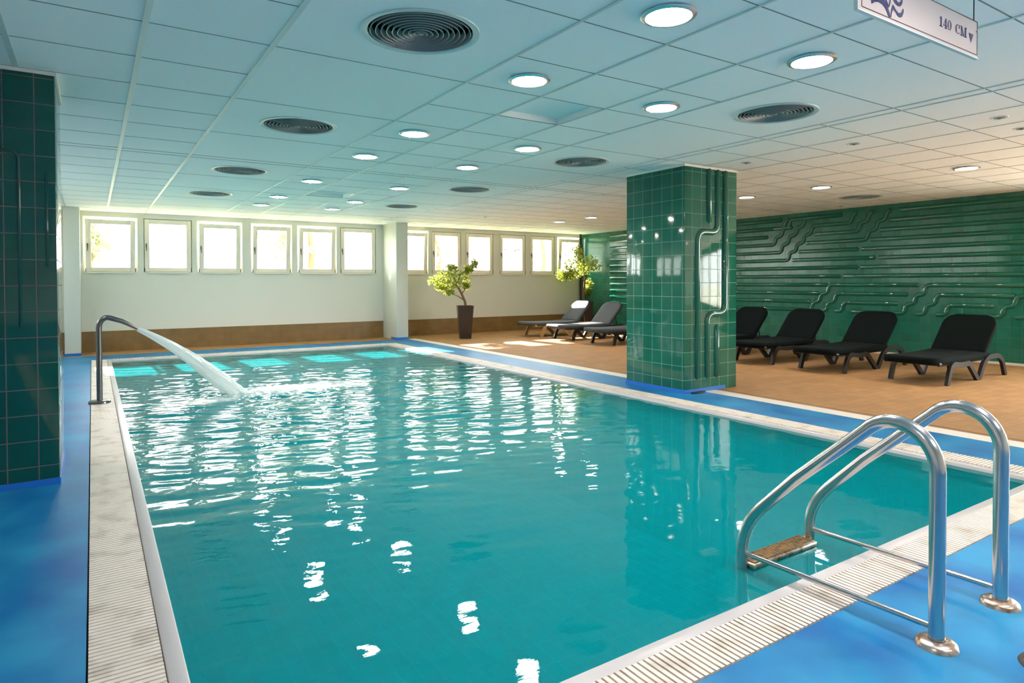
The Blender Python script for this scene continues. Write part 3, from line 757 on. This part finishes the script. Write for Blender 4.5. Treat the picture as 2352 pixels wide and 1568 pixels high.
# lettering: condensed serif characters drawn as flat outlines, x right, z up
mb = MB()
def bar(x0, z0, x1, z1): mb.box((x0, -.0056, z0), (x1, -.0034, z1))
def stroke(pts, w):
    for (xa, za), (xb, zb) in zip(pts[:-1], pts[1:]):
        d = Vector((xb-xa, zb-za)); l = d.length or 1; nrm = Vector((-d.y, d.x))/l
        def W(q): return w(q) if callable(w) else w
        a = W(nrm)/2
        P_ = [(xa+nrm.x*a, za+nrm.y*a), (xa-nrm.x*a, za-nrm.y*a), (xb-nrm.x*a, zb-nrm.y*a), (xb+nrm.x*a, zb+nrm.y*a)]
        mb.bm.faces.new([mb.bm.verts.new((p[0], -.0054, p[1])) for p in P_])
def oval(cx_, cz_, rx, rz, a0=0, a1=2*PI, thick=.009, thin=.0025, n_=28):
    pr = None
    for k in range(n_+1):
        a = a0+(a1-a0)*k/n_; c, s = math.cos(a), math.sin(a); w = thin+(thick-thin)*abs(c)**1.5
        q = ((cx_+rx*c, cz_+rz*s), (cx_+(rx-w)*c, cz_+(rz-thin)*s))
        if pr: mb.bm.faces.new([mb.bm.verts.new((p[0], -.0054, p[1])) for p in (pr[0], q[0], q[1], pr[1])])
        pr = q
bz, tz = -.012, .026
# 1
bar(.131, bz, .139, tz); bar(.123, bz, .147, bz+.003); stroke([(.122, tz-.008), (.134, tz)], .004)
# 4
bar(.171, bz, .178, tz); bar(.154, bz+.009, .184, bz+.012); stroke([(.1745, tz), (.155, bz+.011)], .003); bar(.165, bz, .184, bz+.0025)
# 0
oval(.204, (bz+tz)/2, .0155, (tz-bz)/2, thick=.008)
# C
oval(.275, (bz+tz)/2, .0195, (tz-bz)/2, PI*.22, PI*1.78, thick=.009); bar(.2865, tz-.014, .290, tz-.001)
# M
bar(.304, bz, .307, tz); bar(.339, bz, .347, tz); stroke([(.306, tz), (.325, bz)], .008); stroke([(.325, bz), (.341, tz)], .0028); bar(.299, bz, .313, bz+.0025); bar(.334, bz, .352, bz+.0025); bar(.299, tz-.0025, .308, tz); bar(.338, tz-.0025, .352, tz)
# arrow pointing down
mb.bm.faces.new([mb.bm.verts.new((x, -.0054, z)) for x, z in ((.372, .013), (.412, .013), (.391, -.024))])
mb.build('lettering', M['sign_navy'], t)
# wave emblem: two curved water bands either side of a V stem
mb = MB()
def poly(pts): mb.bm.faces.new([mb.bm.verts.new((x, -.0054, z)) for x, z in pts])
poly([(-.368, -.012), (-.37, -.027), (-.37, -.041), (-.363, -.039), (-.349, -.030), (-.323, -.025), (-.301, -.026), (-.282, -.034), (-.267, -.046), (-.258, -.059), (-.249, -.062), (-.239, -.059), (-.244, -.054), (-.254, -.039), (-.264, -.028), (-.275, -.016), (-.288, -.008), (-.305, .001), (-.325, .004), (-.348, -.001)])
poly([(-.356, .030), (-.358, .012), (-.345, .016), (-.325, .020), (-.300, .012), (-.281, -.006), (-.264, -.024), (-.255, -.029), (-.249, -.020), (-.241, .003), (-.232, .034), (-.238, .034), (-.247, .002), (-.255, -.021), (-.263, -.014), (-.273, -.004), (-.292, .022), (-.322, .038)])
poly([(-.244, -.060), (-.241, -.044), (-.235, -.025), (-.229, -.012), (-.222, -.013), (-.208, -.024), (-.191, -.032), (-.177, -.031), (-.165, -.023), (-.158, -.010), (-.152, -.011), (-.152, -.023), (-.163, -.041), (-.176, -.046), (-.191, -.045), (-.207, -.035), (-.221, -.028), (-.228, -.030), (-.234, -.044), (-.239, -.059)])
poly([(-.232, .020), (-.226, .007), (-.220, .002), (-.209, -.005), (-.193, -.009), (-.177, -.007), (-.166, .001), (-.160, .012), (-.159, .026), (-.165, .030), (-.170, .020), (-.174, .012), (-.183, .006), (-.193, .005), (-.201, .009), (-.211, .020), (-.222, .040), (-.229, .040)])
mb.build('wave_emblem', M['sign_navy'], t)
for x in (-.42, .43):
    mb = MB(); mb.tube([(x, .001, hh-.004), (x, .001, CZ-2.195+.001)], .0022, 6); mb.build('hanging_wire', M['wire'], t)
mb = MB(); mb.box((hw-.016, -.0056, .030), (hw-.006, -.0034, .033)); mb.build('screw', M['wire'], t)

# ------------------------------------------------------------------ loungers (local X from foot to head)
def soft_slab(outline_n, L_, W_, th, r_foot, crown=.006, sag=None):
    """padded panel: rounded outline at the x=L_ or x=0 end, pillow top"""
    bm = bmesh.new(); nxs, nys = 26, 16; top, bot = [], []
    for i in range(nxs+1):
        s = i/nxs; x = L_*s
        hw_ = W_/2
        if r_foot > 0 and x < r_foot: hw_ = W_/2-r_foot*.55*(1-math.sqrt(max(0, 1-((r_foot-x)/r_foot)**2)))
        if r_foot < 0 and L_-x < -r_foot: rr = -r_foot; hw_ = W_/2-rr*.75*(1-math.sqrt(max(0, 1-((rr-(L_-x))/rr)**2)))
        tr, br = [], []
        for j in range(nys+1):
            v = -1+2*j/nys; y = hw_*v
            edge = min(1, (1-abs(v))*5)*min(1, min(s, 1-s)*14+.001)
            z = (sag(s) if sag else 0)+crown*math.sqrt(max(edge, 0))
            tr.append(bm.verts.new((x, y, z))); br.append(bm.verts.new((x, y, (sag(s) if sag else 0)-th)))
        top.append(tr); bot.append(br)
    for i in range(nxs):
        for j in range(nys):
            bm.faces.new([top[i][j], top[i+1][j], top[i+1][j+1], top[i][j+1]]); bm.faces.new([bot[i][j+1], bot[i+1][j+1], bot[i+1][j], bot[i][j]])
        for j, w in ((0, 0), (nys, 1)):
            q = [top[i][j], bot[i][j], bot[i+1][j], top[i+1][j]]; bm.faces.new(q if w == 0 else q[::-1])
    for j in range(nys):
        bm.faces.new([top[0][j+1], bot[0][j+1], bot[0][j], top[0][j]]); bm.faces.new([top[nxs][j], bot[nxs][j], bot[nxs][j+1], top[nxs][j+1]])
    m_ = MB(); m_.bm.free(); m_.bm = bm; return m_
def lounger(fabric, plastic):
    t = empty('sun_lounger'); W_ = .62
    # foot leg stands at x=.30, V foot at 1.08, rear foot at 1.84
    soft_slab(0, 1.34, W_, .068, .20, .012, lambda s: .315-.018*math.sin(PI*s)+.004).build('seat', M[fabric], t, smooth='all')
    bk = soft_slab(0, .60, W_-.02, .055, -.17, .010).build('backrest', M[fabric], t, smooth='all'); bk.location = (1.27, 0, .322); bk.rotation_euler = (0, -math.radians(47), 0)
    mb = MB()
    for s in (-1, 1):
        mb.box((.12, s*(W_/2-.022)-.020, .225), (1.68, s*(W_/2-.022)+.020, .272), .012)
    mb.box((.10, -W_/2+.03, .232), (.15, W_/2-.03, .268), .01); mb.box((1.63, -W_/2+.03, .232), (1.69, W_/2-.03, .268), .01)
    for x in (.45, .75, 1.05, 1.35): mb.box((x-.03, -W_/2+.03, .238), (x+.03, W_/2-.03, .262), .008)
    mb.build('frame', M[plastic], t, smooth=True)
    sect = [(1., -.62), (1., .62), (-1., .62), (-1., -.62)]
    for s in (-1, 1):
        y = s*(W_/2+.002)
        fr = round_path([(.285, y, 0), (.375, y, .245), (.60, y, .215), (.80, y, .225), (.84, y, .20), (1.06, y, .0)], .12, 6)
        rr = [.030]*len(fr); mb = MB(); mb.tube(fr, rr, up=(1, 0, 0), sect=sect); mb.build('leg', M[plastic], t, smooth=True)
        re = round_path([(1.08, y, 0), (1.22, y, .20), (1.34, y, .265), (1.62, y, .265), (1.74, y, .20), (1.83, y, 0)], .13, 6)
        mb = MB(); mb.tube(re, [.030]*len(re), up=(1, 0, 0), sect=sect); mb.build('leg', M[plastic], t, smooth=True)
    for s in (-1, 1):
        mb = MB(); mb.tube([(1.60, s*.17, .26), (1.545, s*.17, .585)], .011, 8); mb.build('back_stay', M[plastic], t, smooth=True)
    return t
spots = [(3.76, 0, 'black_fabric', 'black sun lounger nearest the viewer, rightmost of the row at the green wall'),
         (4.96, 0, 'black_fabric', 'black sun lounger, second from the right in the row at the green wall'),
         (6.02, 0, 'black_fabric', 'black sun lounger whose foot end is cut off by the green pillar'),
         (7.05, 0, 'black_fabric', 'black sun lounger right behind the pillar, only its backrest showing beside it'),
         (9.38, 0, 'grey_fabric', 'dark sun lounger left of the pillar, its backrest hidden by the pillar'),
         (10.60, 0, 'grey_fabric', 'slate grey sun lounger with full backrest, middle of the three near the windows'),
         (11.68, 0, 'grey_fabric', 'sunlit slate sun lounger on sun-painted tan legs, closest to the windows')]
protos = {}
for y, rz, fab, l in spots:
    pl = 'sunlit_plastic' if 'tan legs' in l else 'black_plastic'
    key = (fab, pl)
    if key not in protos: o = protos[key] = lounger(fab, pl)
    else: o = copy_tree(protos[key])
    o.location = (7.90, y, 0); o.rotation_euler = (0, 0, random.uniform(-.012, .012)); tag(o, l, 'sun lounger', 'sun loungers')

# ------------------------------------------------------------------ potted trees
def leaf_cloud(centers, n, size, seed):
    r = random.Random(seed); bm = bmesh.new()
    for _ in range(n):
        c, rx, ry, rz = centers[r.randrange(len(centers))]
        while True:
            p = Vector((r.uniform(-1, 1), r.uniform(-1, 1), r.uniform(-1, 1)))
            if p.length <= 1: break
        p = Vector(c)+Vector((p.x*rx, p.y*ry, p.z*rz))
        d = Vector((r.gauss(0, 1), r.gauss(0, 1), r.gauss(-.35, .6))).normalized(); s = Vector((r.gauss(0, 1), r.gauss(0, 1), r.gauss(0, .5)))
        s = (s-d*s.dot(d)).normalized(); nn = d.cross(s); l = size*r.uniform(.7, 1.25); w = l*.28
        q = [p, p+d*l*.3+s*w*.8+nn*w*.15, p+d*l*.65+s*w*.75+nn*w*.1, p+d*l-nn*l*.12, p+d*l*.65-s*w*.75+nn*w*.1, p+d*l*.3-s*w*.8+nn*w*.15]
        v = [bm.verts.new(x) for x in q]; m_ = [bm.verts.new(p+d*l*.3-nn*w*.1), bm.verts.new(p+d*l*.65-nn*w*.1)]
        for f in ((0, 1, 6), (1, 2, 7, 6), (2, 3, 7), (0, 6, 5), (6, 7, 4, 5), (7, 3, 4)):
            vv = [*v, *m_]; bm.faces.new([vv[k] for k in f])
    m_ = MB(); m_.bm.free(); m_.bm = bm; return m_
def square_pot(mb, w0, w1, h, wall=.018):
    def ring(w, z): return [mb.bm.verts.new((sx*w, sy*w, z)) for sx, sy in ((-1,-1),(1,-1),(1,1),(-1,1))]
    rws = [ring(w0, 0), ring(w1, h), ring(w1-wall, h), ring(w1-wall*2, h*.88)]
    for a, b_ in zip(rws[:-1], rws[1:]):
        for k in range(4): mb.bm.faces.new([a[k], a[(k+1) % 4], b_[(k+1) % 4], b_[k]])
    mb.bm.faces.new(rws[0][::-1]); mb.bm.faces.new(rws[3])
def potted_tree(loc, rz, w0, w1, h, trunk, branches, clouds, n, size, label, seed):
    t = empty('potted_tree', loc, rz); tag(t, label, 'potted plant', 'potted trees by the windows')
    mb = MB(); square_pot(mb, w0, w1, h); mb.build('pot', M['pot'], t)
    mb = MB(); mb.lathe([(0, h*.90), (w1*.6, h*.89), (w1*.85, h*.87)], n=12); mb.build('soil', M['soil'], t)
    mb = MB(); mb.tube(trunk[0], trunk[1], 9); tk = mb.build('trunk', M['bark'], t, smooth=True)
    for b_ in branches:
        mb = MB(); mb.tube(b_, [.014-.010*k/(len(b_)-1) for k in range(len(b_))], 6); mb.build('branch', M['bark'], t, smooth=True)
    leaf_cloud(clouds, n, size, seed).build('foliage', M['leaf'], t, recalc=False)
CR = math.cos(.5757); SR = math.sin(.5757)
def v(a, b_, z): return (a, b_, z)
# local x runs along the picture for these, so the pot is turned with the view
potted_tree((6.665, 12.05, 0), -.5757+.18, .118, .168, .70,
    ([(.03, 0, .58), (.0, 0, .78), (-.07, .0, .95), (-.15, .02, 1.10), (-.18, .02, 1.2)], [.030, .027, .024, .020, .016]),
    [[(-.15, .02, 1.10), (-.35, 0, 1.22), (-.55, .02, 1.28)], [(-.17, .02, 1.16), (-.1, .03, 1.35), (.10, 0, 1.52), (.24, -.02, 1.62)], [(-.07, 0, .95), (.05, -.05, 1.12), (.08, .04, 1.3)], [(-.0, 0, .80), (-.15, -.03, .90), (-.30, -.04, .96)], [(-.16, .02, 1.15), (-.28, .06, 1.38), (-.36, .05, 1.52)]],
    [((-.62, 0, 1.24), .16, .15, .13), ((-.44, 0, 1.32), .17, .2, .15), ((-.22, .02, 1.36), .2, .2, .17), ((-.02, 0, 1.30), .15, .18, .18), ((-.30, -.03, 1.15), .24, .15, .10), ((.08, 0, 1.48), .12, .12, .10), ((.20, 0, 1.60), .08, .08, .09), ((-.50, 0, 1.10), .14, .12, .08), ((-.33, -.03, .99), .12, .1, .06), ((-.28, .02, 1.52), .12, .1, .08), ((.03, .02, 1.14), .08, .09, .10)],
    1900, .062, 'leafy ficus leaning left in a tall square dark brown pot before the windows', 3)
potted_tree((10.42, 12.62, 0), -.5757, .16, .20, .72,
    ([(0, 0, .60), (-.02, 0, .95), (.01, 0, 1.3), (-.03, 0, 1.65), (-.04, 0, 2.05)], [.030, .027, .024, .020, .012]),
    [[(0, 0, 1.2), (-.2, 0, 1.45), (-.42, 0, 1.5)], [(0, 0, 1.4), (.15, 0, 1.62), (.28, 0, 1.7)], [(-.03, 0, 1.65), (-.2, 0, 1.85), (-.25, 0, 2.0)], [(0, 0, .9), (.1, 0, 1.02), (.12, 0, 1.15)]],
    [((-.56, 0, 1.36), .15, .18, .15), ((-.42, 0, 1.45), .18, .18, .17), ((-.30, 0, 1.38), .2, .2, .14), ((-.34, 0, 1.62), .2, .2, .18), ((-.12, 0, 1.75), .2, .2, .22), ((.12, 0, 1.70), .18, .2, .2), ((.28, 0, 1.60), .16, .18, .15), ((-.18, 0, 1.98), .13, .14, .16), ((0, 0, 1.5), .2, .2, .14), ((.12, 0, 1.14), .09, .1, .17), ((.08, 0, .93), .07, .08, .10)],
    2300, .062, 'taller ficus in the corner behind the sunlit lounger, beside the green wall', 8)

# ------------------------------------------------------------------ small things on the floor
mb = MB(); mb.box((6.99, 5.52, .0005), (7.13, 5.66, .006), .002)
for k in range(6): mb.box((7.0+.022*k, 5.53, .006), (7.008+.022*k, 5.65, .0075))
tag(mb.build('floor_drain', M['drain']), 'small square metal floor drain in the tan tiles right of the pillar', 'drain')
mb = MB(); pts = [(.0, 0), (.05, -.03), (.12, -.035), (.20, -.02), (.24, .005), (.20, .022), (.10, .02), (.03, .015)]
mb.prism(pts, 'z', 0, .014, .004); o = mb.build('black_patch', M['black'], smooth=True); o.location = (5.34, 4.70, .001)  # thin irregular black lump lying flat
tag(o, 'thin ragged black patch at the front foot of the green pillar', 'rubber scrap')
t = empty('floor_cover', (2.485, .74, 0)); tag(t, 'round cream cover with dark rim in the blue deck at the bottom right corner', 'floor cover')
mb = MB(); mb.lathe([(0, .004), (.068, .004), (.076, .001), (.076, 0), (0, 0)], n=36); mb.build('lid', M['cover'], t, smooth=True)
mb = MB(); mb.lathe([(.076, 0), (.077, .005), (.088, .005), (.092, 0)], n=36); mb.build('rim', M['black'], t, smooth=True)

# ------------------------------------------------------------------ outdoors
mb = MB(); mb.box((-30, YB+TH+.05, .6), (45, 60, .9)); struct(mb.build('ground_added_lawn', M['lawn']))  # unseen lawn, added darker than the paving to weaken bounced light
mb = MB(); mb.box((XG+.3, -30, -.2), (45, YB+TH+.05, 0)); mb.box((-30, -30, .6), (XL-.25, YB+TH+.05, .9)); struct(mb.build('ground_outside', M['ground']))
def out_tree(x, y, h, w, seed, label):
    r = random.Random(seed); t = empty('garden_tree', (x, y, .9)); tag(t, label, 'tree', 'garden trees outside the windows')
    mb = MB(); mb.tube([(0, 0, 0), (.1, 0, h*.35), (-.05, .1, h*.7)], [.12, .09, .04], 8); mb.build('trunk', M['bark'], t, smooth=True)
    cl = [((r.uniform(-.6, .6)*w, r.uniform(-.5, .5)*w, h*r.uniform(.3, .95)), w*.34, w*.34, h*.14) for _ in range(12)]
    leaf_cloud(cl, 900, .22, seed).build('foliage', M['leaf_out'], t, recalc=False)
out_tree(-.15, 19.5, 3.0, 1.1, 11, 'pale sunlit garden tree seen through the leftmost window')
out_tree(5.6, 20, 3.6, 1.9, 12, 'pale sunlit garden tree seen through the windows left of the white column')
out_tree(11.2, 22.5, 3.6, 2.2, 13, 'pale sunlit garden tree seen through the windows right of the white column')
out_tree(16.6, 23, 3.8, 2.4, 14, 'pale sunlit garden tree seen through the window behind the ficus')

# ------------------------------------------------------------------ light
w = bpy.data.worlds.new('World'); sc.world = w; w.use_nodes = True
bg = w.node_tree.nodes['Background']; bg.inputs[0].default_value = (1., 1., .97, 1); bg.inputs[1].default_value = 10.5
sd = bpy.data.lights.new('sun', 'SUN'); sd.energy = 30; sd.angle = math.radians(.9); sd.color = (1., .93, .82)
so = bpy.data.objects.new('sun', sd); link(so)
so.rotation_euler = Vector((.05, -1, -.60)).to_track_quat('-Z', 'Y').to_euler()

# ------------------------------------------------------------------ camera
yaw, pitch, roll, f, cx, cy = .5757, -.0162, -.0028, 1479.8, 1172.4, 671.3
cyw, syw, cp, sp = math.cos(yaw), math.sin(yaw), math.cos(pitch), math.sin(pitch)
fw = Vector((syw*cp, cyw*cp, sp)); rt = Vector((cyw, -syw, 0)); up = rt.cross(fw)
cr, sr = math.cos(roll), math.sin(roll)
r2 = rt*cr+up*sr; u2 = -rt*sr+up*cr
cd = bpy.data.cameras.new('Camera'); co = bpy.data.objects.new('Camera', cd); link(co)
co.matrix_world = Matrix(((r2.x, u2.x, -fw.x, 0), (r2.y, u2.y, -fw.y, 0), (r2.z, u2.z, -fw.z, 1.2), (0, 0, 0, 1)))
cd.sensor_width = 36; cd.lens = 36*f/2352; cd.shift_x = (1176-cx)/2352; cd.shift_y = (cy-784)/2352
cd.clip_start = .05; cd.clip_end = 200
sc.camera = co

sc.view_settings.view_transform = 'Standard'; sc.view_settings.look = 'None'; sc.view_settings.gamma = 1; sc.view_settings.use_curve_mapping = False
sc.view_settings.exposure = 1.42
sc.cycles.max_bounces = 10; sc.cycles.diffuse_bounces = 6; sc.cycles.transparent_max_bounces = 16
sc.cycles.sample_clamp_indirect = 6; sc.cycles.blur_glossy = 1.0
